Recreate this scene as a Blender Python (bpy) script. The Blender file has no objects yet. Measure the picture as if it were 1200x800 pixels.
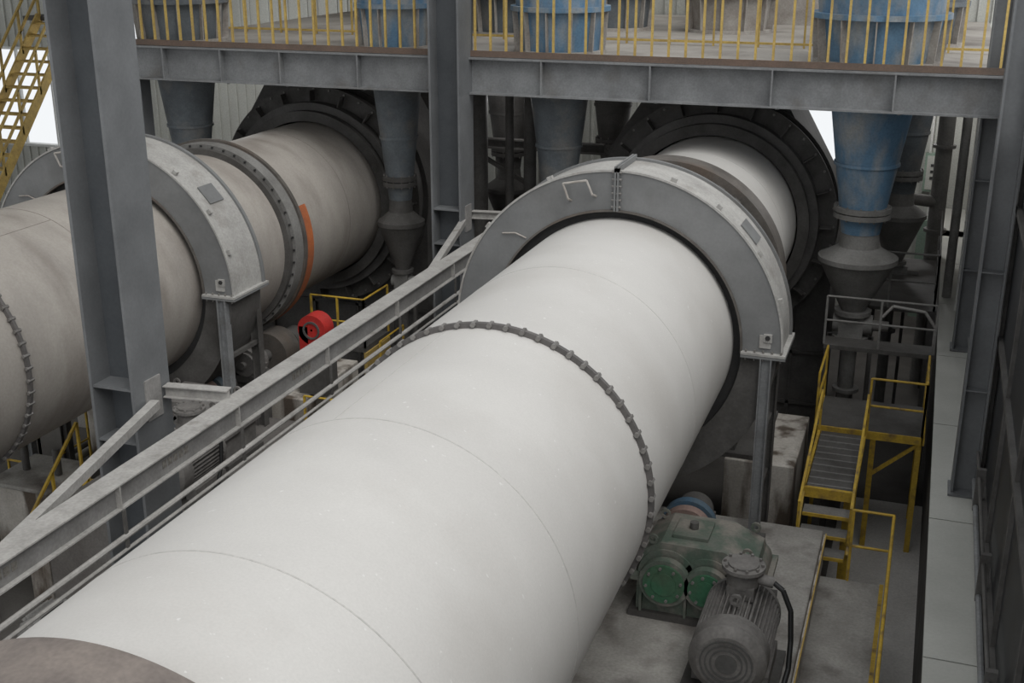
import bpy, math, random
from mathutils import Vector, Matrix
random.seed(4)
G = 9.0            # camera height above ground floor; all z below are given relative to the eye, +G
pi = math.pi
scene = bpy.context.scene
scene.view_settings.view_transform = 'Standard'

# ------------------------------------------------------------------ materials
def M(name, c1, c2=None, rough=0.75, metal=0.0, scale=2.0, lo=0.35, hi=0.68, bump=0.0,
      stretch=(1, 1, 1), fine=0.12, fine_scale=30.0, c3=None, c3_scale=0.8, c3_lo=0.55, c3_hi=0.75, c3_stretch=(1, 1, 1), speck=None):
    m = bpy.data.materials.new(name)
    m.use_nodes = True
    nt = m.node_tree
    N, L = nt.nodes, nt.links
    b = N['Principled BSDF']
    b.inputs['Roughness'].default_value = rough
    b.inputs['Metallic'].default_value = metal
    tc = N.new('ShaderNodeTexCoord')
    mp = N.new('ShaderNodeMapping'); mp.inputs['Scale'].default_value = stretch
    L.new(tc.outputs['Object'], mp.inputs['Vector'])
    no = N.new('ShaderNodeTexNoise'); no.inputs['Scale'].default_value = scale
    no.inputs['Detail'].default_value = 6; no.inputs['Roughness'].default_value = 0.6
    L.new(mp.outputs['Vector'], no.inputs['Vector'])
    cr = N.new('ShaderNodeValToRGB')
    cr.color_ramp.elements[0].position = lo; cr.color_ramp.elements[1].position = hi
    c2 = c2 or tuple(x * 0.8 for x in c1)
    cr.color_ramp.elements[0].color = (*c1, 1); cr.color_ramp.elements[1].color = (*c2, 1)
    L.new(no.outputs['Fac'], cr.inputs['Fac'])
    out = cr.outputs['Color']
    def overlay(out, col, scale, lo_, hi_, st, loc, detail=5):
        mp3 = N.new('ShaderNodeMapping'); mp3.inputs['Scale'].default_value = st
        mp3.inputs['Location'].default_value = loc
        L.new(tc.outputs['Object'], mp3.inputs['Vector'])
        n3 = N.new('ShaderNodeTexNoise'); n3.inputs['Scale'].default_value = scale; n3.inputs['Detail'].default_value = detail
        L.new(mp3.outputs['Vector'], n3.inputs['Vector'])
        mr3 = N.new('ShaderNodeMapRange'); mr3.inputs['From Min'].default_value = lo_; mr3.inputs['From Max'].default_value = hi_
        L.new(n3.outputs['Fac'], mr3.inputs['Value'])
        mx3 = N.new('ShaderNodeMix'); mx3.data_type = 'RGBA'
        L.new(mr3.outputs['Result'], mx3.inputs[0]); L.new(out, mx3.inputs[6]); mx3.inputs[7].default_value = (*col, 1)
        return mx3.outputs[2]
    if c3: out = overlay(out, c3, c3_scale, c3_lo, c3_hi, c3_stretch, (7.3, 2.1, 4.4))
    if speck: out = overlay(out, speck, 16, .71, .76, (1, 1, 1), (1, 5, 9), 2)
    n2 = N.new('ShaderNodeTexNoise'); n2.inputs['Scale'].default_value = fine_scale; n2.inputs['Detail'].default_value = 3
    L.new(tc.outputs['Object'], n2.inputs['Vector'])
    mr = N.new('ShaderNodeMapRange')
    mr.inputs['From Min'].default_value = 0.3; mr.inputs['From Max'].default_value = 0.7
    mr.inputs['To Min'].default_value = 1 - fine; mr.inputs['To Max'].default_value = 1 + fine
    L.new(n2.outputs['Fac'], mr.inputs['Value'])
    vm = N.new('ShaderNodeVectorMath'); vm.operation = 'SCALE'
    L.new(out, vm.inputs[0]); L.new(mr.outputs['Result'], vm.inputs['Scale'])
    L.new(vm.outputs['Vector'], b.inputs['Base Color'])
    if bump:
        bp = N.new('ShaderNodeBump'); bp.inputs['Strength'].default_value = bump; bp.inputs['Distance'].default_value = 0.02
        L.new(no.outputs['Fac'], bp.inputs['Height']); L.new(bp.outputs['Normal'], b.inputs['Normal'])
    return m

m_drum = M('drum_light_paint', (0.545, 0.53, 0.508), (0.495, 0.48, 0.46), rough=0.58, scale=.9, stretch=(.6, .8, .6), fine=.035, fine_scale=60,
           c3=(0.44, 0.42, 0.395), c3_scale=.8, c3_lo=.5, c3_hi=.85, c3_stretch=(.8, .9, .8), speck=(.61, .60, .58))
m_drum2 = M('drum_dusty_paint', (0.38, 0.35, 0.315), (0.29, 0.265, 0.24), rough=0.7, scale=1.1, stretch=(.6, 1.3, .6), fine=.06, fine_scale=30,
            c3=(0.20, 0.172, 0.15), c3_scale=1.2, c3_lo=.5, c3_hi=.82, c3_stretch=(.6, 1.6, .6))
m_seam = M('weld_seam', (0.48, 0.465, 0.445), rough=.6)
m_seam2 = M('weld_seam_dark', (0.25, 0.22, 0.20), rough=.7)
m_flange = M('dark_flange', (0.085, 0.08, 0.078), (0.12, 0.11, 0.105), rough=.65)
m_bolt = M('bolt_steel', (0.23, 0.22, 0.21), (0.15, 0.14, 0.13), rough=.5, metal=.2)
m_rust = M('rusty_tyre', (0.20, 0.17, 0.15), (0.13, 0.11, 0.10), rough=.7, scale=3)
m_tyre = M('tyre_steel', (0.125, 0.112, 0.10), (0.07, 0.062, 0.056), rough=.6, scale=3, c3=(.11, .08, .06), c3_lo=.5, c3_hi=.7)
m_guard = M('guard_grey_plate', (0.195, 0.197, 0.197), (0.14, 0.142, 0.142), rough=.6, scale=1.6, fine=.05, c3=(.10, .096, .09), c3_lo=.55, c3_hi=.85)
m_guardrim = M('guard_rim_lit', (0.41, 0.40, 0.38), (0.30, 0.29, 0.275), rough=.7, scale=2.5, c3=(.22, .20, .18), c3_scale=2, c3_lo=.55, c3_hi=.8)  # rim colour made paler than the plate, as if lit from above
m_dark = M('dark_steel', (0.035, 0.034, 0.034), (0.02, 0.019, 0.019), rough=.7)
m_mid = M('dusty_dark_steel', (0.105, 0.10, 0.095), (0.055, 0.051, 0.047), rough=.75)
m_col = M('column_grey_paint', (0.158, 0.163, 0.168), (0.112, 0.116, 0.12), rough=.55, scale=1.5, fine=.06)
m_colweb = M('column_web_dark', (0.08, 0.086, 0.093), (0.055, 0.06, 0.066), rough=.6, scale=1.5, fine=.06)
m_col_dust = M('column_dusty', (0.26, 0.25, 0.24), (0.18, 0.175, 0.17), rough=.7, scale=4)
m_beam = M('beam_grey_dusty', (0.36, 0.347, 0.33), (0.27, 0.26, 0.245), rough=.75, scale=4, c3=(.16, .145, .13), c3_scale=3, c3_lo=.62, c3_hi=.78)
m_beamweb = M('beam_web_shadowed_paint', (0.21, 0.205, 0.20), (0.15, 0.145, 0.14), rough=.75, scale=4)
m_girder = M('girder_grey', (0.225, 0.23, 0.233), (0.155, 0.158, 0.162), rough=.65, scale=2.5, c3=(.13, .122, .115), c3_scale=2, c3_lo=.55, c3_hi=.8)
m_yel = M('safety_yellow', (0.56, 0.37, 0.04), (0.40, 0.26, 0.04), rough=.6, scale=6, c3=(.18, .12, .055), c3_scale=5, c3_lo=.55, c3_hi=.72)
m_yel2 = M('dusty_rail_yellow', (0.54, 0.38, 0.11), (0.39, 0.27, 0.09), rough=.7, scale=6)
m_toe = M('toe_plate_rust', (0.15, 0.10, 0.075), (0.10, 0.075, 0.06), rough=.75)
m_deck = M('deck_dusty_plate', (0.36, 0.335, 0.305), (0.25, 0.23, 0.205), rough=.85, scale=.8, fine=.08, c3=(.15, .13, .115), c3_scale=.7, c3_lo=.52, c3_hi=.72)
m_conc = M('plinth_concrete', (0.36, 0.345, 0.32), (0.24, 0.228, 0.21), rough=.9, scale=1.7, bump=.2, c3=(.11, .095, .085), c3_scale=1.6, c3_lo=.52, c3_hi=.72, c3_stretch=(1, 1, .45))
m_conc_d = M('plinth_concrete_dark', (0.16, 0.15, 0.14), (0.10, 0.09, 0.083), rough=.9, scale=1.7, bump=.2)
m_white_conc = M('stained_whitewash_concrete', (0.52, 0.49, 0.45), (0.36, 0.33, 0.29), rough=.9, scale=1.8, c3=(.10, .078, .06), c3_scale=2.2, c3_lo=.48, c3_hi=.62, c3_stretch=(1.3, 1.3, .3))
m_floor = M('ground_floor_concrete', (0.13, 0.122, 0.113), (0.08, 0.073, 0.067), rough=.9, scale=.7, fine=.1, c3=(.045, .04, .037), c3_scale=.5, c3_lo=.5, c3_hi=.7)
m_floor2 = M('aisle_floor_concrete', (0.56, 0.54, 0.51), (0.42, 0.40, 0.375), rough=.9, scale=.8, fine=.1)
m_wall = M('sheet_wall_pale_green', (0.48, 0.485, 0.45), (0.39, 0.39, 0.36), rough=.7, scale=.6)
m_wallr = M('far_side_wall', (0.44, 0.425, 0.39), (0.32, 0.305, 0.275), rough=.8, scale=1.4, c3=(.16, .145, .13), c3_scale=1.3, c3_lo=.52, c3_hi=.72)
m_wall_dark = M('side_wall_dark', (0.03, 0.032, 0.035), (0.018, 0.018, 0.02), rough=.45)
m_cap = M('parapet_cap_sheet', (0.47, 0.47, 0.435), (0.38, 0.38, 0.35), rough=.7, scale=.8, fine=.04)
m_blue = M('cyclone_blue', (0.12, 0.225, 0.34), (0.085, 0.165, 0.255), rough=.6, scale=2.5, c3=(.29, .30, .30), c3_scale=2.2, c3_lo=.45, c3_hi=.68, c3_stretch=(1.4, 1.4, .6))
m_bluegrey = M('cyclone_bluegrey', (0.14, 0.16, 0.175), (0.09, 0.10, 0.11), rough=.65, scale=2.5, c3=(.19, .185, .175), c3_scale=2, c3_lo=.5, c3_hi=.7)
m_hop = M('hopper_dusty', (0.22, 0.215, 0.205), (0.145, 0.14, 0.132), rough=.75)
m_skirt = M('cyclone_skirt_white', (0.40, 0.375, 0.345), (0.26, 0.23, 0.205), rough=.8, scale=3)
m_green = M('gearbox_green', (0.075, 0.11, 0.083), (0.13, 0.137, 0.117), rough=.65, scale=4, c3=(.21, .195, .17), c3_scale=3, c3_lo=.45, c3_hi=.62)
m_green2 = M('bearing_cover_green', (0.035, 0.135, 0.07), (0.06, 0.11, 0.065), rough=.5, scale=4)
m_motor = M('motor_grey_dusty', (0.19, 0.18, 0.17), (0.12, 0.113, 0.107), rough=.7, scale=5)
m_mot_d = M('motor_end_dark', (0.10, 0.098, 0.095), (0.07, 0.067, 0.064), rough=.7, scale=5)
m_mblue = M('coupling_blue', (0.05, 0.12, 0.20), (0.1, 0.12, 0.13), rough=.6)
m_pink = M('brake_drum_rust', (0.27, 0.19, 0.165), (0.2, 0.14, 0.12), rough=.6)
m_red = M('guard_red', (0.50, 0.03, 0.025), (0.32, 0.03, 0.025), rough=.5)
m_orange = M('rim_orange', (0.48, 0.14, 0.045), (0.26, 0.09, 0.05), rough=.65)
m_hood = M('hood_grey', (0.12, 0.115, 0.11), (0.075, 0.07, 0.067), rough=.75)
m_panel = M('cabinet_green', (0.25, 0.33, 0.27), (0.2, 0.27, 0.22), rough=.5)
m_lampw = M('fixture_white', (0.65, 0.65, 0.63), rough=.4)
m_cable = M('cable_black', (0.012, 0.012, 0.012), rough=.5)
m_label = M('stencil_dark', (0.12, 0.11, 0.10), (.20, .19, .17), rough=.8, scale=30)

# ------------------------------------------------------------------ mesh builder
def frame(d):
    d = d.normalized()
    if abs(d.y) > .9: e1 = Vector((1, 0, 0))
    elif abs(d.z) > .9: e1 = Vector((1, 0, 0))
    else: e1 = Vector((0, 0, 1)).cross(d)
    e1 = (e1 - d * e1.dot(d)).normalized()
    e2 = d.cross(e1)
    if abs(d.y) > .9: e2 = e1.cross(d)      # angle measured from +X toward +Z
    return d, e1, e2

class B:
    def __init__(s): s.v = []; s.f = []; s.m = []; s.mats = []
    def mi(s, m):
        if m not in s.mats: s.mats.append(m)
        return s.mats.index(m)
    def add(s, vs, fs, m):
        o = len(s.v); k = s.mi(m)
        s.v += [tuple(v) for v in vs]
        for f in fs: s.f.append(tuple(i + o for i in f)); s.m.append(k)
    def box(s, x0, x1, y0, y1, z0, z1, m):
        vs = [(x, y, z + G) for x in (x0, x1) for y in (y0, y1) for z in (z0, z1)]
        s.add(vs, [(0, 1, 3, 2), (4, 6, 7, 5), (0, 4, 5, 1), (2, 3, 7, 6), (0, 2, 6, 4), (1, 5, 7, 3)], m)
    def obox(s, p0, p1, w, h, m, up=(0, 0, 1), os=0, ou=0):
        p0 = Vector(p0) + Vector((0, 0, G)); p1 = Vector(p1) + Vector((0, 0, G))
        d = (p1 - p0).normalized(); up = Vector(up)
        if abs(d.dot(up)) > .98: up = Vector((0, 1, 0))
        sd = d.cross(up).normalized(); u = sd.cross(d).normalized()
        vs = []
        for p in (p0, p1):
            for a in (-.5, .5):
                for b in (-.5, .5):
                    vs.append(p + sd * (a * w + os) + u * (b * h + ou))
        s.add(vs, [(0, 1, 3, 2), (4, 6, 7, 5), (0, 4, 5, 1), (2, 3, 7, 6), (0, 2, 6, 4), (1, 5, 7, 3)], m)
    def ibeam(s, p0, p1, b, h, m, up=(0, 0, 1), tf=.03, tw=.02, mw=None):
        s.obox(p0, p1, b, tf, m, up, ou=h / 2 - tf / 2)
        s.obox(p0, p1, b, tf, m, up, ou=-h / 2 + tf / 2)
        s.obox(p0, p1, tw, h - 2 * tf, mw or m, up)
    def lathe(s, c, d, prof, m, n=32, a0=0, a1=2 * pi, closed=False, caps=False):
        c = Vector(c) + Vector((0, 0, G)); d, e1, e2 = frame(Vector(d))
        full = abs(a1 - a0 - 2 * pi) < 1e-6
        k = len(prof); ns = n if full else n + 1
        vs = []
        for i in range(ns):
            a = a0 + (a1 - a0) * i / n
            r_ = e1 * math.cos(a) + e2 * math.sin(a)
            for t, r in prof: vs.append(c + d * t + r_ * r)
        fs = []
        for i in range(n):
            j = (i + 1) % ns
            for q in range(k if closed else k - 1):
                q2 = (q + 1) % k
                fs.append((i * k + q, i * k + q2, j * k + q2, j * k + q))
        if not full and closed:
            fs.append(tuple(range(k))); fs.append(tuple((ns - 1) * k + q for q in range(k)))
        if caps and full:
            fs.append(tuple(i * k for i in range(ns))); fs.append(tuple(i * k + k - 1 for i in range(ns)))
        s.add(vs, fs, m)
    def cyl(s, p0, p1, r0, m, r1=None, n=20, caps=True):
        p0 = Vector(p0); p1 = Vector(p1); L = (p1 - p0).length
        s.lathe(p0, p1 - p0, [(0, r0), (L, r0 if r1 is None else r1)], m, n=n, caps=caps)
    def ring(s, c, d, t0, t1, r0, r1, m, n=64, a0=0, a1=2 * pi):
        s.lathe(c, d, [(t0, r0), (t0, r1), (t1, r1), (t1, r0)], m, n=n, a0=a0, a1=a1, closed=True)
    def prism(s, poly, y0, y1, m):     # polygon in XZ extruded on Y
        k = len(poly)
        vs = [(x, y0, z + G) for x, z in poly] + [(x, y1, z + G) for x, z in poly]
        fs = [tuple(range(k)), tuple(range(k, 2 * k))] + [(i, (i + 1) % k, (i + 1) % k + k, i + k) for i in range(k)]
        s.add(vs, fs, m)
    def tube(s, pts, r, m, n=8):
        for a, b in zip(pts[:-1], pts[1:]): s.cyl(a, b, r, m, n=n)
    def obj(s, name, bevel=0, smooth=True):
        me = bpy.data.meshes.new(name); me.from_pydata(s.v, [], s.f)
        for m in s.mats: me.materials.append(m)
        me.polygons.foreach_set('material_index', s.m)
        import bmesh
        bm = bmesh.new(); bm.from_mesh(me); bmesh.ops.recalc_face_normals(bm, faces=bm.faces); bm.to_mesh(me); bm.free()
        if smooth:
            me.polygons.foreach_set('use_smooth', [True] * len(me.polygons))
            try: me.set_sharp_from_angle(angle=math.radians(32))
            except Exception: me.polygons.foreach_set('use_smooth', [False] * len(me.polygons))
        me.update()
        o = bpy.data.objects.new(name, me); scene.collection.objects.link(o)
        if bevel:
            md = o.modifiers.new('bevel', 'BEVEL'); md.width = bevel; md.segments = 2; md.limit_method = 'ANGLE'
        return o

def railing(b, pts, h=1.0, m=m_yel, spacing=1.2, r=.018, mids=(0.5,), t=.034):
    for p, q in zip(pts[:-1], pts[1:]):
        p = Vector(p); q = Vector(q); L = (q - p).length; n = max(1, round(L / spacing))
        for hh in [h] + [h * x for x in mids]:
            b.cyl(p + Vector((0, 0, hh)), q + Vector((0, 0, hh)), r, m, n=8)
        for i in range(n + 1):
            a = p.lerp(q, i / n); b.obox(a, a + Vector((0, 0, h)), t, t, m)

# ------------------------------------------------------------------ shell
b = B(); b.box(-32, 1.0, -3, 31, -9.2, -9.0, m_floor); b.box(-.78, .5, -3, 19, -9.0, -8.99, m_floor2); b.obj('floor')

def wall_y(name, y, x0, x1, z0, z1, holes, m, rib=.3):
    b = B(); xs = sorted(set([x0, x1] + [h[0] for h in holes] + [h[1] for h in holes]))
    for a, c in zip(xs[:-1], xs[1:]):
        hs = sorted([(h[2], h[3]) for h in holes if h[0] <= a + 1e-6 and h[1] >= c - 1e-6])
        z = z0
        for h0, h1 in hs:
            b.box(a, c, y, y + .12, z, h0, m); z = h1
        b.box(a, c, y, y + .12, z, z1, m)
    x = x0
    while x < x1:
        z = z0
        hs = sorted([(h[2], h[3]) for h in holes if h[0] - .05 <= x <= h[1] + .05])
        for h0, h1 in hs + [(z1, z1)]:
            b.box(x - .03, x + .03, y - .05, y, z, h0, m); z = h1
        x += rib
    return b.obj(name, smooth=False)
back_holes = [(-30.0, -24.0, -6.3, -3.4), (-23.0, -19.6, -4.1, -2.5), (-3.3, -1.6, -6.0, -3.2)]
wall_y('wall_back', 30, -32, 1.1, -9, 5, back_holes, m_wall)
for i, (x0, x1, z0, z1) in enumerate(back_holes):
    b = B()
    for x in (x0, x1): b.box(x - .04, x + .04, 29.93, 30.16, z0, z1, m_lampw)
    for z in (z0, z1, ): b.box(x0, x1, 29.93, 30.16, z - .04, z + .04, m_lampw)
    if x1 - x0 > 2:
        n = int((x1 - x0) / 1.1)
        for k in range(1, n): xx = x0 + (x1 - x0) * k / n; b.box(xx - .03, xx + .03, 30, 30.1, z0, z1, m_lampw)
    b.obj('window_%d' % (i + 1), smooth=False)
b = B(); b.box(-32.2, -32, -3, 30, -9, -6, m_wall); b.box(-32.2, -32, -3, 30, 4, 5, m_wall)
for y in range(-3, 31, 3): b.box(-32.2, -31.9, y - .1, y + .1, -6, 4, m_wall)
b.obj('wall_left', smooth=False)
b = B()
b.box(-32, -10.5, -3, 30, 5.0, 5.15, m_wall)  # unseen part roof, added to block sky and darken the left side
for y in range(0, 30, 6): b.ibeam((-32, y, 4.7), (1.0, y, 4.7), .25, .5, m_mid)
b.obj('sky_block_roof', smooth=False)

# right wall: dark lower panels + steel posts, open clerestory above
b = B()
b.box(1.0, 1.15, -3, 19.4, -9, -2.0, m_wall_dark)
b.box(.94, 1.15, 19.45, 30, -9, -2.62, m_wallr)
for z in (-6.0, -4.4, -2.9): b.box(.95, 1.0, -3, 19.1, z - .035, z + .035, m_mid)
for y in [2, 4, 6, 8, 10, 12, 14, 16, 18]: b.box(.96, 1.0, y - .03, y + .03, -6.3, -2, m_mid)
b.box(.96, 1.17, -3, 19.1, -2.05, -1.9, m_col)
b.obj('wall_right', smooth=False)
for y in (13.9, 19.3):
    b = B(); b.ibeam((.79, y, -6.29), (.79, y, 5.0), .28, .28, m_col, up=(1, 0, 0), tf=.025)
    b.box(.62, .94, y - .2, y + .2, -6.295, -6.27, m_col)
    for z in (-5.0, -3.6): b.box(.66, .92, y - .13, y + .13, z, z + .015, m_col)
    b.obj('wall_column')
b = B()
for ya, yb in ((0, 13.7), (14.1, 19.1)):
    b.tube([(.89, ya, -6.05), (.89, yb, -6.05)], .03, m_girder); b.tube([(.89, ya, -5.7), (.89, yb, -5.7)], .02, m_mid)
for y in range(1, 19, 2): b.box(.86, .955, y - .03, y + .03, -6.1, -5.6, m_mid)
b.obj('conduit_run')
b = B(); b.box(.50, .93, -3, 29.5, -9, -6.36, m_mid)
y = 15.95
ys = [y - 2.9 * k for k in range(7)][::-1] + [18.85, 21.75, 24.65, 27.0]
for a in ys: b.box(.43, .93, a + .012, a + 2.89, -6.36, -6.30, m_cap)
b.obj('parapet_capping', smooth=False)

# ------------------------------------------------------------------ platform, girder, rail
b = B(); b.box(-14.4, .62, 19.14, 29.9, -2.06, -2.0, m_deck); b.box(.62, .93, 19.5, 29.9, -2.06, -2.0, m_deck)
for x in (-13, -11, -9, -7, -5, -3, -1): b.ibeam((x, 19.2, -2.26), (x, 29.8, -2.26), .2, .4, m_mid)
b.ibeam((-14.4, 24.5, -2.4), (.8, 24.5, -2.4), .3, .6, m_mid)
b.obj('platform_deck', smooth=False)
b = B(); b.ibeam((-14.4, 18.98, -2.31), (.93, 18.98, -2.31), .3, .60, m_girder, tf=.03)
for x in [-13.3, -12.1, -10.9, -9.4, -6.1, -4.3, -2.4, -.6]:
    b.box(x - .012, x + .012, 18.83, 18.97, -2.58, -2.04, m_girder)
    b.cyl((x + .1, 18.9, -2.63), (x + .1, 18.9, -2.60), .03, m_girder, n=8)
b.obj('platform_girder', smooth=False)
def bar_rail(y, sp, t, z1, toe):
    b = B(); x = -14.3; k = 0
    while x < .9:
        b.box(x - t, x + t, y - t, y + t, -2.0, z1, m_yel2); x += sp; k += 1
    for zz in (z1, -1.93): b.box(-14.3, .9, y - .02, y + .02, zz - .02, zz + .02, m_yel2)
    if toe: b.box(-14.3, .9, y - .045, y - .03, -2.0, -1.90, m_toe)
    b.obj('platform_railing', smooth=False)
bar_rail(18.95, .27, .018, -.85, True)
bar_rail(22.1, .8, .017, -.9, False)

# ------------------------------------------------------------------ columns
for (x, y) in [(-7.73, 9.85), (-7.62, 18.7)]:
    b = B()
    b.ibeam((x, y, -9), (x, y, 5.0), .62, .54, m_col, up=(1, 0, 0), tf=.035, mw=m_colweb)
    b.box(x - .4, x + .4, y - .45, y + .45, -9, -8.93, m_col)
    for z in (-5.1, -4.5): b.box(x - .24, x + .24, y - .30, y + .30, z - .012, z + .012, m_col)
    b.box(x + .27, x + .29, y - .13, y + .13, -4.9, -4.45, m_col_dust)
    b.obj('steel_column')
b = B(); b.ibeam((-14.2, 19.3, -9), (-14.2, 19.3, -2.6), .3, .3, m_col, up=(1, 0, 0)); b.obj('steel_column')

b = B()
X, Z = -6.63, -4.82
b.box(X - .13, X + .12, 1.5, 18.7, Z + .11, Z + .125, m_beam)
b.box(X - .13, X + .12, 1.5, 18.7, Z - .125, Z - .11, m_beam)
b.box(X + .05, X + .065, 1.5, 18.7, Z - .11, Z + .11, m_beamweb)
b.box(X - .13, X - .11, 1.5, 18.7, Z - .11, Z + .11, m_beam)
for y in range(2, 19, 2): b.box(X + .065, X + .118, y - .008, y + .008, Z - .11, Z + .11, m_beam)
for y in (6.3, 8.7, 11.2): 
    for k in range(5): b.box(X + .065, X + .068, y + .0 + k * .09, y + .065 + k * .09, Z - .04, Z + .04, m_label)
b.tube([(-6.5, 1.5, -5.2), (-6.5, 18.6, -5.2)], .028, m_beam)
b.tube([(-6.5, 1.5, -5.33), (-6.5, 18.6, -5.33)], .018, m_beam)
for y in range(2, 19, 2): b.box(-6.51, -6.49, y - .02, y + .02, -5.35, -4.94, m_mid)
for y in (9.85, 18.7):
    b.ibeam((-7.44, y + .2, -4.66), (-6.72, y + .3, -4.66), .13, .13, m_beam, tf=.012)
    b.obox((-7.40, y - .05, -4.72), (-6.72, y - 3.1, -4.75), .10, .09, m_beam)
b.obj('channel_beam', smooth=False)

# ------------------------------------------------------------------ drums
def drum(cx, cz, m, ms, ring_ys, seams, longs, near_tyre, left, gy):
    c = (cx, 0, cz); Y = (0, 1, 0); R = 1.5
    b = B()
    b.lathe(c, Y, [(-1.5, R), (21.4, R)], m, n=160)
    b.ring(c, Y, -1.55, -1.5, .4, R, m_mid, n=96)
    for s in seams:
        b.ring(c, Y, s - .006, s + .006, R - .01, R + .002, ms, n=160)
    for (a, y0, y1) in longs:
        ca, sa = math.cos(a), math.sin(a)
        b.obox((cx + ca * R, y0, cz + sa * R), (cx + ca * R, y1, cz + sa * R), .010, .004, ms, up=(ca, 0, sa))
    for s in ring_ys:
        b.ring(c, Y, s - .024, s + .024, R - .01, R + .05, m_flange, n=160)
        n = 62
        for i in range(n):
            a = 2 * pi * (i + .5) / n
            p = Vector((cx + math.cos(a) * (R + .034), s, cz + math.sin(a) * (R + .034)))
            b.cyl(p - Vector((0, .052, 0)), p + Vector((0, .052, 0)), .025, m_bolt, n=6)
    for (t0, t1, r) in near_tyre:
        b.ring(c, Y, t0, t1, R - .01, r, m_rust, n=160)
        b.ring(c, Y, t1 - .02, t1 + .012, R - .01, r - .02, m_flange, n=160)
    if left:
        b.ring(c, Y, 17.0, 17.25, R - .01, 1.66, m_hop, n=128)
        b.ring(c, Y, 17.25, 17.33, R - .01, 1.70, m_tyre, n=128)
        b.ring(c, Y, 17.33, 17.54, 1.52, 1.70, m_orange, n=40, a0=-1.3, a1=.4)
        b.ring(c, Y, 16.9, 17.0, R - .01, 1.60, m_mid, n=96)
        for i in range(48):
            a = 2 * pi * i / 48
            p = Vector((cx + math.cos(a) * 1.63, 16.97, cz + math.sin(a) * 1.63)); b.cyl(p, p + Vector((0, .04, 0)), .018, m_dark, n=6)
    else:
        b.ring(c, Y, 16.75, 17.2, R - .01, 1.76, m_tyre, n=128)
        b.ring(c, Y, 16.55, 16.75, R - .01, 1.62, m_mid, n=96)
        b.ring(c, Y, 17.2, 17.45, R - .01, 1.64, m_mid, n=96)
        for i in range(36):
            a = 2 * pi * i / 36; ca, sa = math.cos(a), math.sin(a)
            b.obox((cx + ca * 1.63, 16.55, cz + sa * 1.63), (cx + ca * 1.63, 16.75, cz + sa * 1.63), .10, .04, m_mid, up=(ca, 0, sa))
    b.ring(c, Y, gy + .12, gy + .55, R - .01, 1.88, m_dark, n=96)
    return b.obj('rotary_drum')

CR = (-3.545, -4.88); CL = (-11.4, -5.03)
drum(*CR, m_drum, m_seam, [9.54], [5.2, 7.3, 11.7, 15.6, 19.0], [(1.85, 7.3, 9.5)], [(3.1, 4.05, 1.62)], False, 14.0)
drum(*CL, m_drum2, m_seam2, [10.75], [6.0, 8.4, 12.6, 15.6, 19.3], [(1.2, 10.8, 12.6)], [(3.4, 4.3, 1.68)], True, 14.35)

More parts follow.
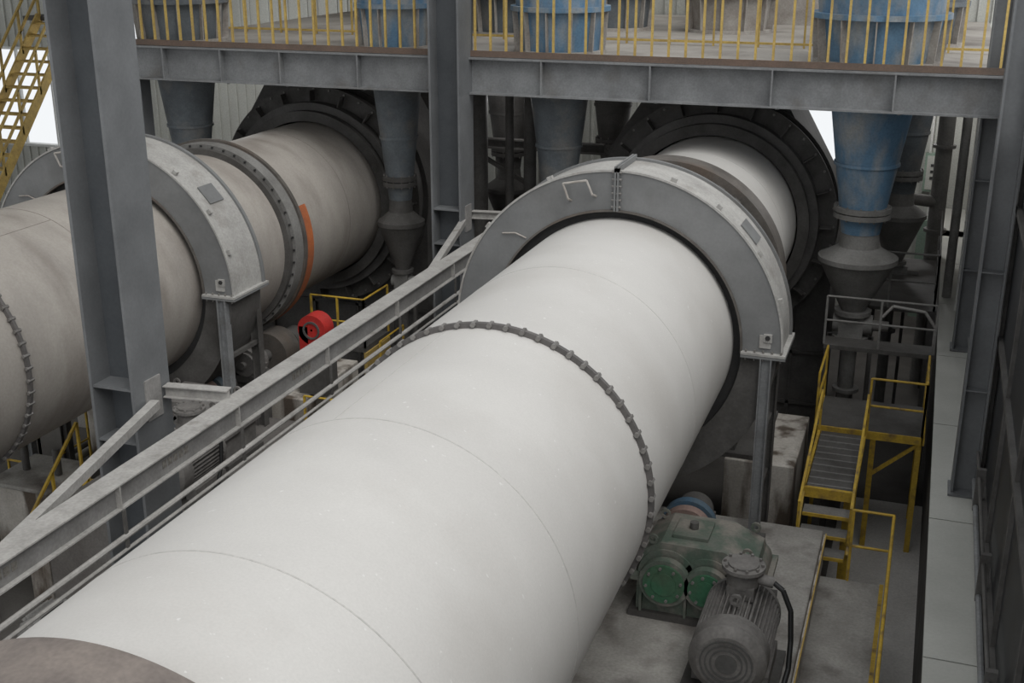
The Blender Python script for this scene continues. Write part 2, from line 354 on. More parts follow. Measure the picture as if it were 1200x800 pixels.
# ------------------------------------------------------------------ girth gear guards
def guard(cx, cz, y0):
    c = (cx, 0, cz); Y = (0, 1, 0); b = B()
    y1 = y0 + .85; ri, ro = 1.62, 2.10
    a0, a1 = -.02, pi + .02
    b.ring(c, Y, y0, y0 + .02, ri, ro, m_guard, n=72, a0=a0, a1=a1)
    b.ring(c, Y, y1 - .02, y1, ri, ro, m_guard, n=72, a0=a0, a1=a1)
    b.ring(c, Y, y0 + .02, y1 - .02, ro - .02, ro - .002, m_guardrim, n=72, a0=a0, a1=a1)
    b.ring(c, Y, y0 - .03, y0 + .05, ri - .015, ri + .01, m_tyre, n=72, a0=a0, a1=a1)
    b.ring(c, Y, y0 - .015, y0 + .03, ro - .005, ro + .02, m_guardrim, n=72, a0=a0, a1=a1)
    b.ring(c, Y, y1 - .05, y1 + .01, ro - .005, ro + .03, m_guard, n=72, a0=a0, a1=a1)
    b.ring(c, Y, y0 + .02, y0 + .05, ri, ro - .05, m_mid, n=72, a0=pi, a1=2 * pi)
    b.ring(c, Y, y1 - .05, y1 - .02, ri, ro - .05, m_mid, n=72, a0=pi, a1=2 * pi)
    b.ring(c, Y, y0 + .05, y1 - .05, ro - .07, ro - .052, m_mid, n=72, a0=pi, a1=2 * pi)
    for dx in (-.018, .018):
        b.box(cx + dx - .012, cx + dx + .012, y0 - .06, y0, cz + ri, cz + ro + .05, m_guard)
        b.box(cx + dx - .012, cx + dx + .012, y0 - .06, y1, cz + ro, cz + ro + .07, m_guard)
    for i in range(6):
        z = cz + ri + .05 + i * .085
        b.cyl((cx - .06, y0 - .035, z), (cx + .06, y0 - .035, z), .014, m_bolt, n=6)
    for sx in (-1, 1):
        xo = cx + sx * (ro + .06); xi = cx + sx * ri
        x0, x1 = min(xo, xi), max(xo, xi)
        b.box(x0, x1, y0 - .08, y1 + .05, cz - .03, cz + .0, m_guardrim)
        b.box(x0, x1, y0 - .08, y1 + .05, cz - .065, cz - .035, m_guard)
        for i in range(5):
            x = x0 + .06 + i * (x1 - x0 - .12) / 4
            b.cyl((x, y0 - .045, cz - .1), (x, y0 - .045, cz + .035), .014, m_bolt, n=6)
        xl = cx + sx * 1.93
        b.box(xl - .10, xl + .04, y0 - .02, y0, cz + .06, cz + .22, m_guardrim)
        b.box(xl - .05, xl + .05, y0 - .035, y0, cz + .14, cz + .24, m_guardrim)
        b.cyl((xl, y0 - .05, cz + .2), (xl, y0 - .02, cz + .2), .03, m_dark, n=12)
        zb = -7.4 if cx > -5 or sx > 0 else -9
        b.ibeam((xl, y0 - .02, cz - .06), (xl, y0 - .02, zb), .13, .14, m_girder, up=(1, 0, 0), tf=.014)
        b.ibeam((xl, y1 - .02, cz - .06), (xl, y1 - .02, -9 if cx > -5 else zb), .13, .14, m_mid, up=(1, 0, 0), tf=.014)
        b.box(xl - .14, xl + .14, y0 - .15, y0 + .12, zb, zb + .03, m_mid)
        for z in (-6.0, -6.8): b.box(xl - .03, xl + .03, y0, y1, z - .03, z + .03, m_mid)
    def rimbox(a, y, w, l, h, m):
        ca, sa = math.cos(a), math.sin(a)
        b.obox((cx + ca * (ro + h / 2), y - l / 2, cz + sa * (ro + h / 2)), (cx + ca * (ro + h / 2), y + l / 2, cz + sa * (ro + h / 2)), w, h, m, up=(ca, 0, sa))
    for a in (.3, .6, .95, 1.25, 2.0, 2.5): rimbox(a, y0 + .1, .07, .06, .06, m_guardrim)
    rimbox(.72, y0 + .42, .3, .35, .015, m_guard)
    def pt(a, r, y): return (cx + math.cos(a) * r, y, cz + math.sin(a) * r)
    b.tube([pt(1.72, 1.80, y0), pt(1.73, 1.84, y0 - .09), pt(1.75, 2.02, y0 - .11), pt(1.9, 2.04, y0 - .11), pt(1.9, 1.84, y0 - .09), pt(1.9, 1.80, y0)], .014, m_skirt, n=8)
    b.tube([pt(2.35, 1.66, y0 - .01), pt(2.38, 1.80, y0 - .03), pt(2.45, 1.92, y0 - .02)], .011, m_skirt, n=6)
    return b.obj('girth_gear_guard')
guard(*CR, 14.0); guard(*CL, 14.35)

# ------------------------------------------------------------------ end seal rings and discharge hoods
def seal(cx, cz):
    c = (cx, 0, cz); Y = (0, 1, 0); b = B()
    b.ring(c, Y, 20.55, 20.72, 1.53, 1.72, m_mid, n=96)
    b.ring(c, Y, 20.72, 20.95, 1.53, 1.86, m_hood, n=96)
    b.ring(c, Y, 20.95, 21.0, 1.53, 2.16, m_mid, n=96)
    b.ring(c, Y, 21.0, 21.4, 1.6, 2.06, m_hood, n=96)
    b.ring(c, Y, 21.4, 21.45, 1.6, 2.16, m_mid, n=96)
    for i in range(40):
        a = 2 * pi * i / 40
        p = Vector((cx + math.cos(a) * 2.1, 20.97, cz + math.sin(a) * 2.1))
        b.cyl(p - Vector((0, .05, 0)), p + Vector((0, .05, 0)), .022, m_bolt, n=6)
    for i in range(20):
        a = 2 * pi * i / 20; ca, sa = math.cos(a), math.sin(a)
        b.obox((cx + ca * 1.98, 20.75, cz + sa * 1.98), (cx + ca * 1.98, 20.95, cz + sa * 1.98), .02, .2, m_mid, up=(ca, 0, sa))
    b.prism([(cx - 2.15, -9), (cx - 2.15, cz + .9), (cx - 1.3, cz + 2.2), (cx + 1.0, cz + 2.2), (cx + 2.1, cz + .3), (cx + 2.1, -9)], 21.45, 23.2, m_hood)
    for x in (-1.5, -.5, .5, 1.5): b.box(cx + x - .03, cx + x + .03, 21.38, 21.46, -9, cz - 1.6, m_mid)
    for z in (-8.4, -7.4): b.box(cx - 2.1, cx + 2.1, 21.38, 21.46, z, z + .06, m_mid)
    return b.obj('discharge_hood')
seal(*CR); seal(*CL)

# ------------------------------------------------------------------ cyclones
def cyclone(x, y, s, mtop, mcone, mh, drop=True):
    b = B(); Zd = (0, 0, 1)
    c = (x, y, 0)
    b.lathe(c, Zd, [(-4.72, .31 * s), (-2.4, .68 * s), (-1.95, .82 * s), (-.9, .97 * s), (1.2, .97 * s)], mcone, n=40)
    b.lathe(c, Zd, [(-2.0, .84 * s), (-.88, .99 * s), (-.3, .99 * s)], mtop, n=40)
    b.ring(c, Zd, -1.30, -1.22, .85 * s, 1.06 * s, mtop, n=40)
    b.ring(c, Zd, -2.0, -1.94, .8 * s, .98 * s, m_skirt, n=40)
    for i in range(12):
        a = 2 * pi * i / 12; ca, sa = math.cos(a), math.sin(a)
        b.obox((x + ca * .92 * s, y + sa * .92 * s, -1.95), (x + ca * .98 * s, y + sa * .98 * s, -1.28), .02, .13 * s, m_skirt, up=(ca, sa, 0))
    b.ring(c, Zd, -3.6, -3.55, .45 * s, .52 * s, mcone, n=32)
    b.ring(c, Zd, -4.36, -4.28, .3 * s, .46 * s, mh, n=32)
    b.ring(c, Zd, -4.46, -4.38, .3 * s, .46 * s, mh, n=32)
    for i in range(12):
        a = 2 * pi * i / 12
        b.cyl((x + math.cos(a) * .43 * s, y + math.sin(a) * .43 * s, -4.49), (x + math.cos(a) * .43 * s, y + math.sin(a) * .43 * s, -4.25), .014, m_bolt, n=6)
    b.lathe(c, Zd, [(-4.72, .30 * s), (-4.95, .33 * s), (-5.12, .62 * s)], mh, n=32)
    b.ring(c, Zd, -5.20, -5.12, .3 * s, .645 * s, mh, n=32)
    b.lathe(c, Zd, [(-6.05, .2 * s), (-5.2, .62 * s)], mh, n=32)
    b.ring(c, Zd, -6.12, -6.05, .1 * s, .30 * s, mh, n=24)
    b.box(x - .2 * s, x + .2 * s, y - .18 * s, y + .18 * s, -6.5, -6.12, m_hop)
    b.cyl((x - .3 * s, y, -6.3), (x + .34 * s, y, -6.3), .17 * s, m_hop, n=20)
    b.cyl((x + .34 * s, y, -6.3), (x + .6 * s, y, -6.3), .09 * s, m_motor, n=16)
    b.ring(c, Zd, -6.56, -6.5, .1 * s, .30 * s, mh, n=24)
    b.cyl((x, y, -9.0), (x, y, -6.5), .13 * s, mh, n=16)
    b.ring(c, Zd, -7.5, -7.44, .1 * s, .22 * s, mh, n=20)
    for dx, dy in ((.35, .0), (-.35, 0)):
        b.obox((x + dx * s, y + dy, -6.5), (x + dx * s, y + dy, -9), .06, .06, m_mid)
        b.obox((x, y, -6.53), (x + dx * s, y + dy, -6.53), .06, .06, m_mid)
    return b.obj('cyclone_separator')
cyclone(-.95, 20.05, 1.0, m_blue, m_blue, m_hop)
cyclone(-6.15, 20.05, .80, m_blue, m_bluegrey, m_hop)
cyclone(-9.15, 19.9, .68, m_blue, m_bluegrey, m_mid)
cyclone(-13.55, 19.9, .85, m_bluegrey, m_bluegrey, m_mid)
cyclone(-8.3, 23.5, .8, m_bluegrey, m_mid, m_mid)
cyclone(-6.55, 25.3, .8, m_bluegrey, m_mid, m_mid)
cyclone(-.45, 23.6, .8, m_bluegrey, m_bluegrey, m_hop)
cyclone(-11.0, 25.5, .9, m_skirt, m_mid, m_mid)
cyclone(-4.2, 25.5, .9, m_skirt, m_mid, m_mid)
b = B()
b.box(-4.9, -2.3, 27.6, 29.2, -2.0, -.2, m_skirt); b.box(-4.95, -2.25, 27.55, 29.25, -.25, -.2, m_col)
b.cyl((-12.3, 27.5, -2.0), (-12.3, 27.5, .8), .9, m_skirt, n=32)
b.ring((-12.3, 27.5, 0), (0, 0, 1), -1.2, -1.1, .9, 1.0, m_col, n=32)
b.box(-8.2, -7.2, 28, 29, -2, -.6, m_bluegrey)
b.obj('dust_fan_housing')
b = B()
b.cyl((.25, 25.2, -9), (.25, 25.2, -2.65), .16, m_hop, n=24)
for z in (-7.5, -5.8, -4.1): b.ring((.25, 25.2, z), (0, 0, 1), 0, .06, .15, .22, m_hop, n=24)
b.cyl((.55, 22.2, -6.3), (.55, 22.2, -2.65), .08, m_hop, n=16)
b.cyl((.72, 21.4, -6.3), (.72, 21.4, -2.65), .04, m_lampw, n=12)
b.cyl((.80, 20.6, -6.3), (.80, 20.6, -2.65), .03, m_lampw, n=12)
b.tube([(.25, 25.2, -5.2), (-.9, 24.6, -5.0)], .12, m_hop, n=16)
b.obj('ventilation_duct')

# ------------------------------------------------------------------ plinths / trunnions
def plinths(cx, x0, x1, y0, y1, m):
    b = B()
    b.box(x0, x1, y0, y1, -9, -7.40, m)
    b.obj('drive_plinth', bevel=.02)
    for sx in (-1, 1):
        b = B(); x = cx + sx * 1.70
        b.box(x - .5, x + .5, 16.0, 18.0, -9, -7.25, m_white_conc)
        b.obj('trunnion_plinth', bevel=.02)
        b = B(); xr = cx + sx * 1.12
        zr = (CR[1] if cx > -5 else CL[1]) - math.sqrt((1.76 + .38) ** 2 - 1.12 ** 2)
        b.cyl((xr, 16.75, zr), (xr, 17.2, zr), .38, m_tyre, n=40)
        b.cyl((xr, 16.2, zr), (xr, 17.8, zr), .1, m_mid, n=20)
        for y in (16.3, 17.6):
            b.box(xr - .2, xr + .2, y - .14, y + .14, -7.25, zr + .02, m_mid)
            b.cyl((xr, y - .15, zr), (xr, y + .15, zr), .22, m_mid, n=24)
        b.box(xr - .35, xr + .6, 16.05, 17.9, -7.25, -7.18, m_mid)
        b.obj('trunnion_roller')
plinths(CR[0], CR[0] - 1.6, CR[0] + 2.765, 7.0, 14.5, m_conc)
plinths(CL[0], -10.75, -8.75, 11.6, 15.5, m_conc_d)
b = B(); b.box(-12.95, -11.9, 13.0, 14.0, -9, -8.0, m_white_conc); b.box(-13.0, -11.87, 12.95, 14.05, -8.0, -7.93, m_conc)
for x in (-12.7, -12.1): b.cyl((x, 13.5, -7.93), (x, 13.5, -7.5), .06, m_mid, n=12)
b.obj('concrete_block', bevel=.02)

# ------------------------------------------------------------------ drives
def drive(ox, oy, oz, mg, mgc):
    b = B()
    X0, X1, Y0, Y1, Z0 = -2.62 + ox, -1.22 + ox, 11.75 + oy, 12.6 + oy, -7.4 + oz
    b.box(X0 - .08, X1 + .08, Y0 - .06, Y1 + .06, Z0, Z0 + .08, m_mid)
    b.box(X0, X1, Y0, Y1, Z0 + .08, Z0 + .48, mg)
    b.box(X0 - .06, X1 + .06, Y0 - .07, Y1 + .07, Z0 + .47, Z0 + .53, mg)
    b.prism([(X0 + .02, Z0 + .53), (X0 + .05, Z0 + .80), (X0 + .25, Z0 + .93), (X1 - .45, Z0 + .93), (X1 - .1, Z0 + .78), (X1 - .02, Z0 + .53)], Y0 + .04, Y1 - .04, mg)
    b.box(X0 + .35, X0 + .75, Y0 + .2, Y1 - .2, Z0 + .93, Z0 + .97, mg)
    b.cyl((X0 + .55, Y0 + .42, Z0 + .97), (X0 + .55, Y0 + .42, Z0 + 1.05), .05, m_mid, n=16)
    for i, (dx, r) in enumerate(((.33, .235), (.80, .20), (1.17, .14))):
        for yy, s in ((Y0, -1), (Y1, 1)):
            cc = (X0 + dx, yy, Z0 + .5)
            b.cyl(cc, (X0 + dx, yy + s * .10, Z0 + .5), r + .05, mg, n=32)
            b.cyl((X0 + dx, yy + s * .10, Z0 + .5), (X0 + dx, yy + s * .125, Z0 + .5), r, mgc, n=32)
            b.cyl((X0 + dx, yy + s * .125, Z0 + .5), (X0 + dx, yy + s * .135, Z0 + .5), r * .6, mgc, n=32)
            for k in range(8):
                a = 2 * pi * k / 8 + .2
                b.cyl((X0 + dx + math.cos(a) * r * .85, yy + s * .12, Z0 + .5 + math.sin(a) * r * .85), (X0 + dx + math.cos(a) * r * .85, yy + s * .15, Z0 + .5 + math.sin(a) * r * .85), .018, m_bolt, n=6)
        b.lathe((X0 + dx, Y0 + .02, Z0 + .53), (0, 1, 0), [(0, 0.01), (0, r + .09), (Y1 - Y0 - .04, r + .09), (Y1 - Y0 - .04, .01)], mg, n=24, a0=0, a1=pi, closed=True)
    for x in [X0 + .06 + k * .142 for k in range(10)]:
        b.cyl((x, Y0 - .045, Z0 + .43), (x, Y0 - .045, Z0 + .58), .02, m_bolt, n=6)
    for x in (X0 + .06, X0 + .57, X0 + 1.0): b.box(x - .015, x + .015, Y0 - .06, Y0, Z0 + .08, Z0 + .47, mg)
    for x in (X0 + .15, X1 - .2):
        for y in (Y0 + .1, Y1 - .1): b.ring((x, y, Z0 + .93), (0, 1, 0), -.015, .015, .03, .06, mg, n=16)
    b.obj('gearbox', bevel=.008)
    b = B(); px = X0 + .33
    b.cyl((px, Y1 + .16, Z0 + .55), (px, Y1 + .95, Z0 + .55), .09, m_mid, n=20)
    b.cyl((px, Y1 + .22, Z0 + .55), (px, Y1 + .36, Z0 + .55), .30, m_pink, n=40)
    b.cyl((px, Y1 + .40, Z0 + .55), (px, Y1 + .52, Z0 + .55), .33, m_mblue, n=40)
    for k in range(10):
        a = 2 * pi * k / 10
        b.cyl((px + math.cos(a) * .24, Y1 + .18, Z0 + .55 + math.sin(a) * .24), (px + math.cos(a) * .24, Y1 + .56, Z0 + .55 + math.sin(a) * .24), .02, m_bolt, n=6)
    b.box(px - .25, px + .25, Y1 + .62, Y1 + .9, Z0, Z0 + .55, m_mid)
    b.cyl((px, Y1 + .6, Z0 + .55), (px, Y1 + .92, Z0 + .55), .22, m_mid, n=28)
    b.obj('pinion_coupling')
    b = B(); mx, mz = -1.37 + ox, Z0 + .5; y0, y1 = 10.35 + oy, 11.42 + oy
    b.cyl((mx, y0 + .2, mz), (mx, y1, mz), .32, m_motor, n=40)
    for k in range(44):
        a = 2 * pi * k / 44; ca, sa = math.cos(a), math.sin(a)
        b.obox((mx + ca * .35, y0 + .25, mz + sa * .35), (mx + ca * .35, y1 - .06, mz + sa * .35), .014, .09, m_motor, up=(ca, 0, sa))
    b.lathe((mx, y0, mz), (0, 1, 0), [(-.02, .10), (-.02, .30), (.03, .37), (.06, .395), (.28, .395), (.28, .3)], m_motor, n=40)
    b.cyl((mx, y0 - .03, mz), (mx, y0 - .0, mz), .11, m_mot_d, n=24)
    for r in (.15, .2, .25): b.ring((mx, y0, mz), (0, 1, 0), -.032, -.015, r, r + .018, m_mot_d, n=32)
    b.cyl((mx, y1 - .06, mz), (mx, y1, mz), .40, m_motor, n=40)
    b.cyl((mx, y1, mz), (mx, y1 + .2, mz), .08, m_mid, n=16)
    b.cyl((mx, y1 + .04, mz), (mx, y1 + .17, mz), .17, m_mblue, n=24)
    for sx in (-1, 1):
        b.box(mx + sx * .3 - .09, mx + sx * .3 + .09, y0 + .3, y1 - .05, Z0 + .03, Z0 + .22, m_motor)
    b.box(mx - .48, mx + .48, y0 + .1, y1 + .05, Z0, Z0 + .05, m_mid)
    ty = y1 - .22
    b.box(mx - .14, mx + .14, ty - .16, ty + .16, mz + .32, mz + .46, m_motor)
    b.cyl((mx, ty, mz + .44), (mx, ty, mz + .62), .17, m_motor, n=32)
    b.cyl((mx, ty, mz + .62), (mx, ty, mz + .66), .225, m_motor, n=32)
    b.cyl((mx, ty, mz + .66), (mx, ty, mz + .68), .16, m_motor, n=32)
    for k in range(10):
        a = 2 * pi * k / 10
        b.cyl((mx + math.cos(a) * .195, ty + math.sin(a) * .195, mz + .6), (mx + math.cos(a) * .195, ty + math.sin(a) * .195, mz + .69), .016, m_bolt, n=6)
    b.cyl((mx + .1, ty, mz + .53), (mx + .32, ty, mz + .50), .06, m_motor, n=16)
    b.ring((mx, ty - .42, mz + .47), (0, 1, 0), -.015, .015, .035, .065, m_motor, n=16)
    pts = [(mx + .32, ty, mz + .50), (mx + .42, ty - .02, mz + .44), (mx + .52, ty - .08, mz + .25), (mx + .55, ty - .16, mz - .05), (mx + .56, ty - .3, mz - .3), (mx + .52, ty - .7, mz - .465), (mx + .54, ty - 1.6, mz - .47)]
    b.tube(pts, .028, m_cable, n=10)
    b.obj('electric_motor')
drive(0, 0, 0, m_green, m_green2)
drive(-7.9, 1.8, 0, m_motor, m_mblue)

# ------------------------------------------------------------------ right side walkway / stairs / rails
b = B()
b.box(-.775, .0, 4, 14.2, -8.0, -7.9, m_conc); b.box(-.02, .03, 4, 14.2, -8.05, -7.88, m_yel)
for y in (5, 8, 11, 14.1): b.box(-.5, -.4, y - .05, y + .05, -9, -8, m_mid)
b.obj('side_walkway')
b = B(); b.box(-.775, -.755, 7.0, 14.5, -7.88, -7.46, m_white_conc); b.box(-.755, -.74, 7.0, 14.5, -7.50, -7.44, m_yel2); b.obj('trim_1')
b = B(); railing(b, [(.06, 6, -7.9), (.06, 14.2, -7.9)], h=1.0, spacing=1.5, r=.02)
railing(b, [(.06, 14.2, -7.9), (-.42, 14.2, -7.9)], h=1.0, spacing=.6)
b.obj('walkway_railing')
b = B()
xa, xb = -1.10, -.50
b.box(xa, xb, 15.2, 17.25, -7.2, -7.15, m_mid)
for k in range(9): b.box(xa, xb, 15.3 + k * .22, 15.33 + k * .22, -7.15, -7.135, m_hop)
b.box(xa - .03, xb + .03, 15.14, 15.2, -7.26, -7.12, m_yel)
for i in range(3):
    z = -7.36 - i * .18; y = 15.0 - i * .24
    b.box(xa, xb, y - .13, y + .13, z - .03, z, m_hop)
    b.box(xa, xb, y - .145, y - .125, z - .04, z + .005, m_yel)
for x in (xa - .03, xb + .03):
    b.obox((x, 15.2, -7.2), (x, 14.55, -7.75), .03, .10, m_yel)
    b.box(x - .02, x + .02, 15.2, 17.25, -7.24, -7.12, m_yel)
    b.obox((x, 17.25, -6.5), (x, 14.6, -7.1), .034, .034, m_yel)
    for y, z0_, z1_ in ((17.2, -7.15, -6.5), (15.2, -7.2, -6.96), (14.62, -9, -7.1)): b.obox((x, y, z0_), (x, y, z1_), .034, .034, m_yel)
for y in (15.3, 17.1): b.box(xa + .1, xa + .2, y, y + .1, -9, -7.2, m_mid); b.box(xb - .1, xb, y, y + .1, -9, -7.2, m_yel)
b.obj('access_stair', smooth=False)
b = B()
PZ = -7.1
b.box(-1.2, .35, 17.3, 18.6, PZ - .06, PZ, m_mid)
for x in (-1.2, .35): b.box(x - .022, x + .022, 17.27, 18.6, PZ - .10, PZ + .02, m_yel)
b.box(-1.2, .35, 17.27, 17.3, PZ - .10, PZ + .02, m_yel)
for x, y in ((-1.15, 17.35), (.3, 17.35), (-1.15, 18.5), (.3, 18.5), (-.35, 17.35)): b.box(x - .04, x + .04, y - .04, y + .04, -9, PZ - .1, m_yel)
b.obox((-.35, 17.35, -7.8), (.3, 17.35, PZ - .11), .05, .05, m_yel)
railing(b, [(.33, 17.3, PZ), (.33, 18.6, PZ)], spacing=1.1, h=.85)
railing(b, [(-.45, 17.3, PZ), (.33, 17.3, PZ)], spacing=.8, h=.85)
railing(b, [(-1.2, 17.3, PZ), (-1.2, 18.6, PZ)], spacing=1.1, h=.85)
b.obj('access_platform')
b = B()
railing(b, [(-1.3, 19.0, -6.35), (.38, 19.0, -6.35)], m=m_hop, spacing=.8, h=.8); b.box(-1.3, .4, 18.95, 19.4, -6.42, -6.35, m_mid)
for x in (-1.25, .35): b.box(x - .04, x + .04, 18.98, 19.06, -9, -6.42, m_mid)
b.obj('pipe_bridge_railing')
b = B()
railing(b, [(-1.2, 21.2, -6.3), (.35, 21.2, -6.3)], m=m_hop, spacing=.8)
railing(b, [(.35, 21.2, -6.3), (.35, 24.8, -6.3)], m=m_hop, spacing=1.2)
b.box(-1.2, .4, 21.2, 24.8, -6.36, -6.3, m_mid)
for x, y in ((-1.1, 21.3), (.33, 21.3), (-1.1, 24.7), (.33, 24.7)): b.box(x - .06, x + .06, y - .06, y + .06, -9, -6.36, m_mid)
b.obj('rear_service_platform')
b = B(); b.tube([(-.45, 19.6, -6.0), (-.3, 19.6, -5.8), (.2, 19.6, -5.85), (.38, 19.6, -6.1), (.38, 19.6, -9)], .025, m_beam, n=8)
b.obj('service_pipe')
b = B(); b.box(-.1, .35, 29.75, 29.94, -5.9, -5.0, m_panel); b.box(-.05, .3, 29.73, 29.75, -5.85, -5.05, m_wall)
for k in range(3): b.box(.04, .2, 29.71, 29.73, -5.3 - k * .15, -5.24 - k * .15, m_dark)
b.tube([(.0, 29.85, -5.0), (.0, 29.85, -2.5)], .03, m_lampw); b.tube([(.2, 29.85, -5.0), (.2, 29.85, -2.5)], .03, m_lampw)
b.box(-.1, .35, 29.7, 29.94, -9, -6.6, m_panel)
b.tube([(.1, 29.85, -6.6), (.1, 29.85, -5.9)], .03, m_lampw)
b.obj('electrical_cabinet', smooth=False)

# ------------------------------------------------------------------ left side
b = B()
x0, x1 = -20.6, -19.6
n = 18
for i in range(n):
    t = (i + .5) / n; y = 20 + 4.4 * t; z = -6.9 + 4.9 * t
    b.box(x0, x1, y - .13, y + .13, z - .03, z + .01, m_yel2)
for x in (x0, x1):
    b.obox((x, 20, -6.9), (x, 24.4, -2.0), .05, .24, m_yel2)
    for h in (.5, 1.0): b.obox((x, 20, -6.9 + h), (x, 24.4, -2.0 + h), .05, .05, m_yel2)
    for i in range(7):
        t = i / 6; b.obox((x, 20 + 4.4 * t, -6.9 + 4.9 * t), (x, 20 + 4.4 * t, -5.9 + 4.9 * t), .05, .05, m_yel2)
b.box(x0 - .5, x1 + .3, 24.4, 26, -2.1, -2.0, m_mid); b.box(x0 - .5, x1 + .3, 18.5, 20, -7.0, -6.9, m_mid)
for x, y, zt in ((x0 - .4, 18.6, -7), (x1 + .2, 18.6, -7), (x0 - .4, 25.9, -2.1), (x1 + .2, 25.9, -2.1)): b.box(x - .07, x + .07, y - .07, y + .07, -9, zt, m_yel2)
railing(b, [(x0 - .4, 18.5, -6.9), (x0 - .4, 20, -6.9)], m=m_yel2); railing(b, [(x1 + .25, 18.5, -6.9), (x1 + .25, 20, -6.9)], m=m_yel2)
b.obj('yellow_staircase', smooth=False)

b = B()
b.box(-8.95, -8.1, 15.6, 19.4, -8.1, -8.0, m_mid)
railing(b, [(-8.15, 15.6, -8.0), (-8.15, 19.4, -8.0)], spacing=.95)
railing(b, [(-8.95, 18.4, -8.0), (-8.95, 19.4, -8.0)], spacing=1.0)
railing(b, [(-8.95, 15.6, -8.0), (-8.15, 15.6, -8.0)], spacing=.8)
for y in (15.7, 17.5, 19.3): b.box(-8.7, -8.55, y - .06, y + .06, -9, -8.1, m_yel)
b.obj('mid_walkway')
b = B()
b.box(-10.3, -9.25, 18.4, 19.4, -7.25, -7.15, m_mid)
for x in (-10.3, -9.25): b.box(x - .03, x + .03, 18.4, 19.4, -9, -7.25, m_yel2)
railing(b, [(-10.3, 18.4, -7.15), (-9.25, 18.4, -7.15)], spacing=.5, h=.9)
railing(b, [(-9.25, 18.4, -7.15), (-9.25, 19.4, -7.15)], spacing=.9, h=.9)
b.obj('crossing_step')
b = B()
b.lathe((-9.15, 16.3, -6.15), (0, 1, 0), [(0, .02), (0, .25), (.3, .25), (.3, .02)], m_red, n=32)
b.ring((-9.15, 16.3, -6.15), (0, 1, 0), -.02, .0, .12, .15, m_mid, n=32)
b.box(-9.38, -9.22, 16.3, 16.6, -6.75, -6.1, m_red); b.box(-9.4, -8.9, 16.25, 16.65, -7.25, -6.75, m_mid)
b.obj('red_belt_guard')
def small_motor(x, y, z, L, r, m, base):
    b = B()
    b.cyl((x, y, z), (x, y + L, z), r, m, n=28)
    for k in range(20):
        a = 2 * pi * k / 20; ca, sa = math.cos(a), math.sin(a)
        b.obox((x + ca * (r + .02), y + .1, z + sa * (r + .02)), (x + ca * (r + .02), y + L - .1, z + sa * (r + .02)), .014, .06, m, up=(ca, 0, sa))
    b.cyl((x, y - .05, z), (x, y, z), r * .8, m, n=24); b.cyl((x, y - .12, z), (x, y - .05, z), r * .25, m_bolt, n=12)
    b.box(x - r - .05, x + r + .05, y - .05, y + L + .1, z - r - .05, z - r + .06, m_mid)
    b.box(x - r, x + r, y, y + L, -9, z - r - .05, m_white_conc if base else m_mid)
    b.obj('auxiliary_motor')
small_motor(-10.0, 15.62, -6.6, .3, .25, m_motor, False)
small_motor(-9.6, 9.9, -8.1, .6, .22, m_hop, True)
small_motor(-11.5, 14.6, -7.9, .6, .24, m_hop, True)
b = B(); b.box(-8.65, -8.35, 12.4, 12.75, -8.3, -7.75, m_red); b.box(-8.7, -8.3, 12.35, 12.8, -9, -8.3, m_mid); b.cyl((-8.5, 12.2, -8.0), (-8.5, 12.4, -8.0), .13, m_hop, n=20); b.obj('oil_pump', bevel=.01)
b = B(); b.box(-8.62, -8.3, 13.6, 14.0, -8.4, -7.9, m_white_conc); b.box(-8.68, -8.24, 13.5, 14.1, -9, -8.4, m_conc); b.cyl((-8.45, 13.4, -8.1), (-8.45, 13.6, -8.1), .14, m_skirt, n=20); b.obj('oil_tank', bevel=.01)
b = B(); railing(b, [(-8.5, 6.5, -8.6), (-8.5, 9.2, -8.6)], spacing=1.3); b.box(-8.6, -8.2, 6.3, 9.3, -9, -8.6, m_conc_d); b.obj('trench_railing')
b = B()
for (x, y, w, h, m) in ((-14.4, 11.6, .7, .5, m_conc_d), (-15.6, 14.4, .7, .6, m_hop), (-14.8, 17.2, .7, .8, m_conc), (-16.8, 17.5, .9, 1.3, m_hop), (-12.2, 10.6, .6, .3, m_mid), (-13.4, 9.6, .5, .25, m_mid), (-11.3, 11.8, .35, .9, m_white_conc)):
    b.box(x, x + w, y, y + w, -9, -9 + h, m)
    b.box(x - .03, x + w + .03, y - .03, y + w + .03, -9 + h, -9 + h + .04, m)
b.obj('equipment_footing', bevel=.01)
b = B()
b.tube([(-13.6, 6, -8.8), (-13.6, 20, -8.8)], .07, m_hop, n=12); b.tube([(-13.9, 6, -8.85), (-13.9, 20, -8.85)], .05, m_mid, n=12)
b.tube([(-10.3, 5.5, -8.9), (-7.0, 5.5, -8.9), (-7.0, 13, -8.9)], .06, m_mid, n=12)
for k in range(5): b.tube([(-12.8 + k * .35, 11.2, -9), (-12.8 + k * .35, 11.2, -8.3)], .025, m_hop, n=8)
b.tube([(-12.8, 11.2, -8.3), (-11.4, 11.2, -8.3)], .03, m_hop, n=8)
b.obj('floor_pipework')
b = B()
for i in range(5):
    z = -8.8 + i * .2; y = 12.0 + i * .24
    b.box(-11.8, -11.2, y - .1 + .6, y + .1 + .6, z - .02, z + .01, m_yel2)
for x in (-11.82, -11.18):
    b.obox((x, 12.4, -9.0), (x, 13.7, -7.9), .04, .12, m_yel); b.obox((x, 12.4, -8.2), (x, 13.7, -7.1), .04, .04, m_yel)
    for t in (0, .5, 1): b.obox((x, 12.4 + 1.3 * t, -9 + 1.1 * t), (x, 12.4 + 1.3 * t, -8.2 + 1.1 * t), .04, .04, m_yel)
b.obj('inspection_stair')
b = B()
railing(b, [(-13.4, 14.6, -9), (-13.4, 15.8, -9)], spacing=.8, h=1.1); railing(b, [(-14.8, 14.6, -9), (-13.4, 14.6, -9)], spacing=.7, h=1.1)
b.obj('safety_barrier')
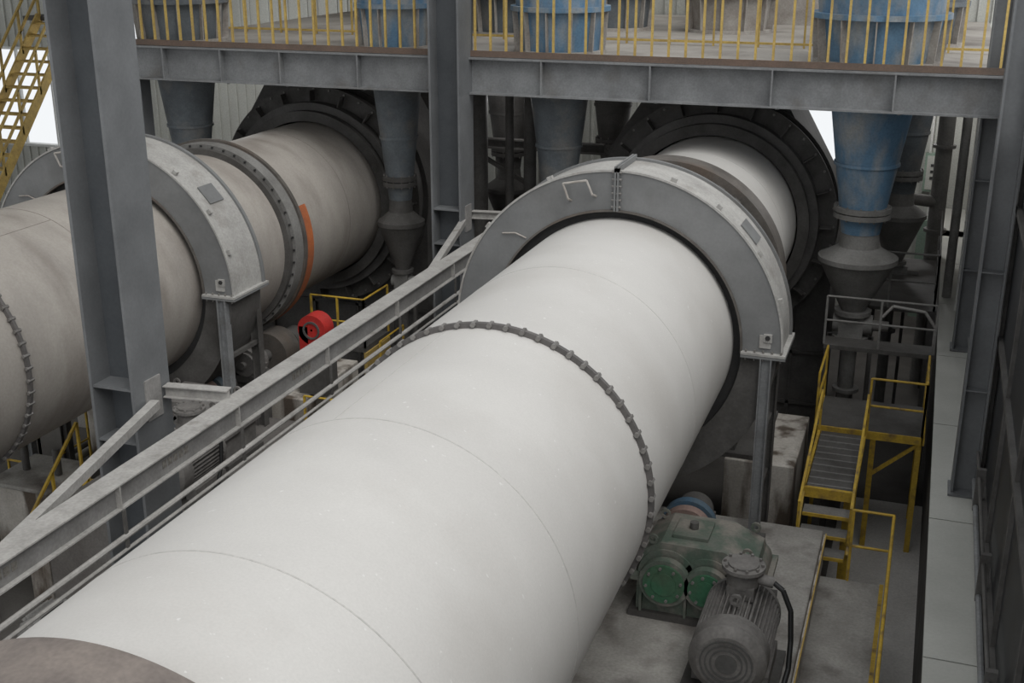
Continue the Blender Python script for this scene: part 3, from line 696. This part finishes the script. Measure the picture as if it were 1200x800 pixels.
b = B()
for x, r in ((-7.0, .12), (-7.4, .08), (-8.0, .16)): b.tube([(x, 21.0, -9), (x, 21.0, -2.7)], r, m_mid, n=12)
for x, r in ((-6.75, .05), (-8.5, .06)): b.tube([(x, 20.95, -9), (x, 20.95, -2.7)], r, m_hop, n=12)
for z in (-7.2, -5.6, -4.0): b.ibeam((-9, 22.2, z), (-5.9, 22.2, z), .15, .2, m_mid)
b.obox((-9, 22.3, -7.2), (-5.9, 22.3, -5.6), .08, .08, m_mid); b.obox((-9, 22.3, -4.0), (-5.9, 22.3, -5.6), .08, .08, m_mid)
b.obj('pipe_rack')
b = B(); b.box(-8.9, -6.0, 20.7, 20.8, -9, -6.9, m_mid)
b.cyl((-7.9, 19.6, -7.6), (-5.9, 19.6, -7.6), .25, m_mid, n=24)
for x in (-7.3, -6.1): b.box(x - .06, x + .06, 19.4, 19.8, -9, -7.8, m_mid)
b.obj('screw_conveyor')

# ------------------------------------------------------------------ light and world
w = bpy.data.worlds.new('World'); scene.world = w; w.use_nodes = True
bg = w.node_tree.nodes['Background']; bg.inputs[0].default_value = (0.955, 0.98, 1.0, 1); bg.inputs[1].default_value = 0.95
sun = bpy.data.lights.new('daylight_sun', 'SUN'); sun.energy = 1.9; sun.angle = math.radians(48); sun.color = (1, .99, .965)
so = bpy.data.objects.new('daylight_sun', sun); scene.collection.objects.link(so)
so.rotation_euler = Vector((-.45, .40, -.80)).to_track_quat('-Z', 'Y').to_euler()
for i, (x, y, z, e) in enumerate(((-.3, 27.6, -3.0, 140), (-5.5, 27.5, -3.2, 90), (-16.5, 26.0, -3.0, 200), (-7.6, 21.8, -3.0, 30))):
    l = bpy.data.lights.new('bay_fill', 'POINT'); l.energy = e; l.shadow_soft_size = .25  # unseen fill lights added to brighten the dark back bays
    lo = bpy.data.objects.new('bay_fill', l); lo.location = (x, y, z + G); scene.collection.objects.link(lo)

# ------------------------------------------------------------------ camera
cam = bpy.data.cameras.new('camera'); co = bpy.data.objects.new('camera', cam); scene.collection.objects.link(co)
cam.sensor_width = 36; cam.lens = 42.15; cam.clip_end = 200
co.location = (0, 0, G)
a, p = math.radians(19.3), math.radians(19.0)
F = Vector((-math.sin(a) * math.cos(p), math.cos(a) * math.cos(p), -math.sin(p)))
co.rotation_euler = F.to_track_quat('-Z', 'Y').to_euler()
scene.camera = co
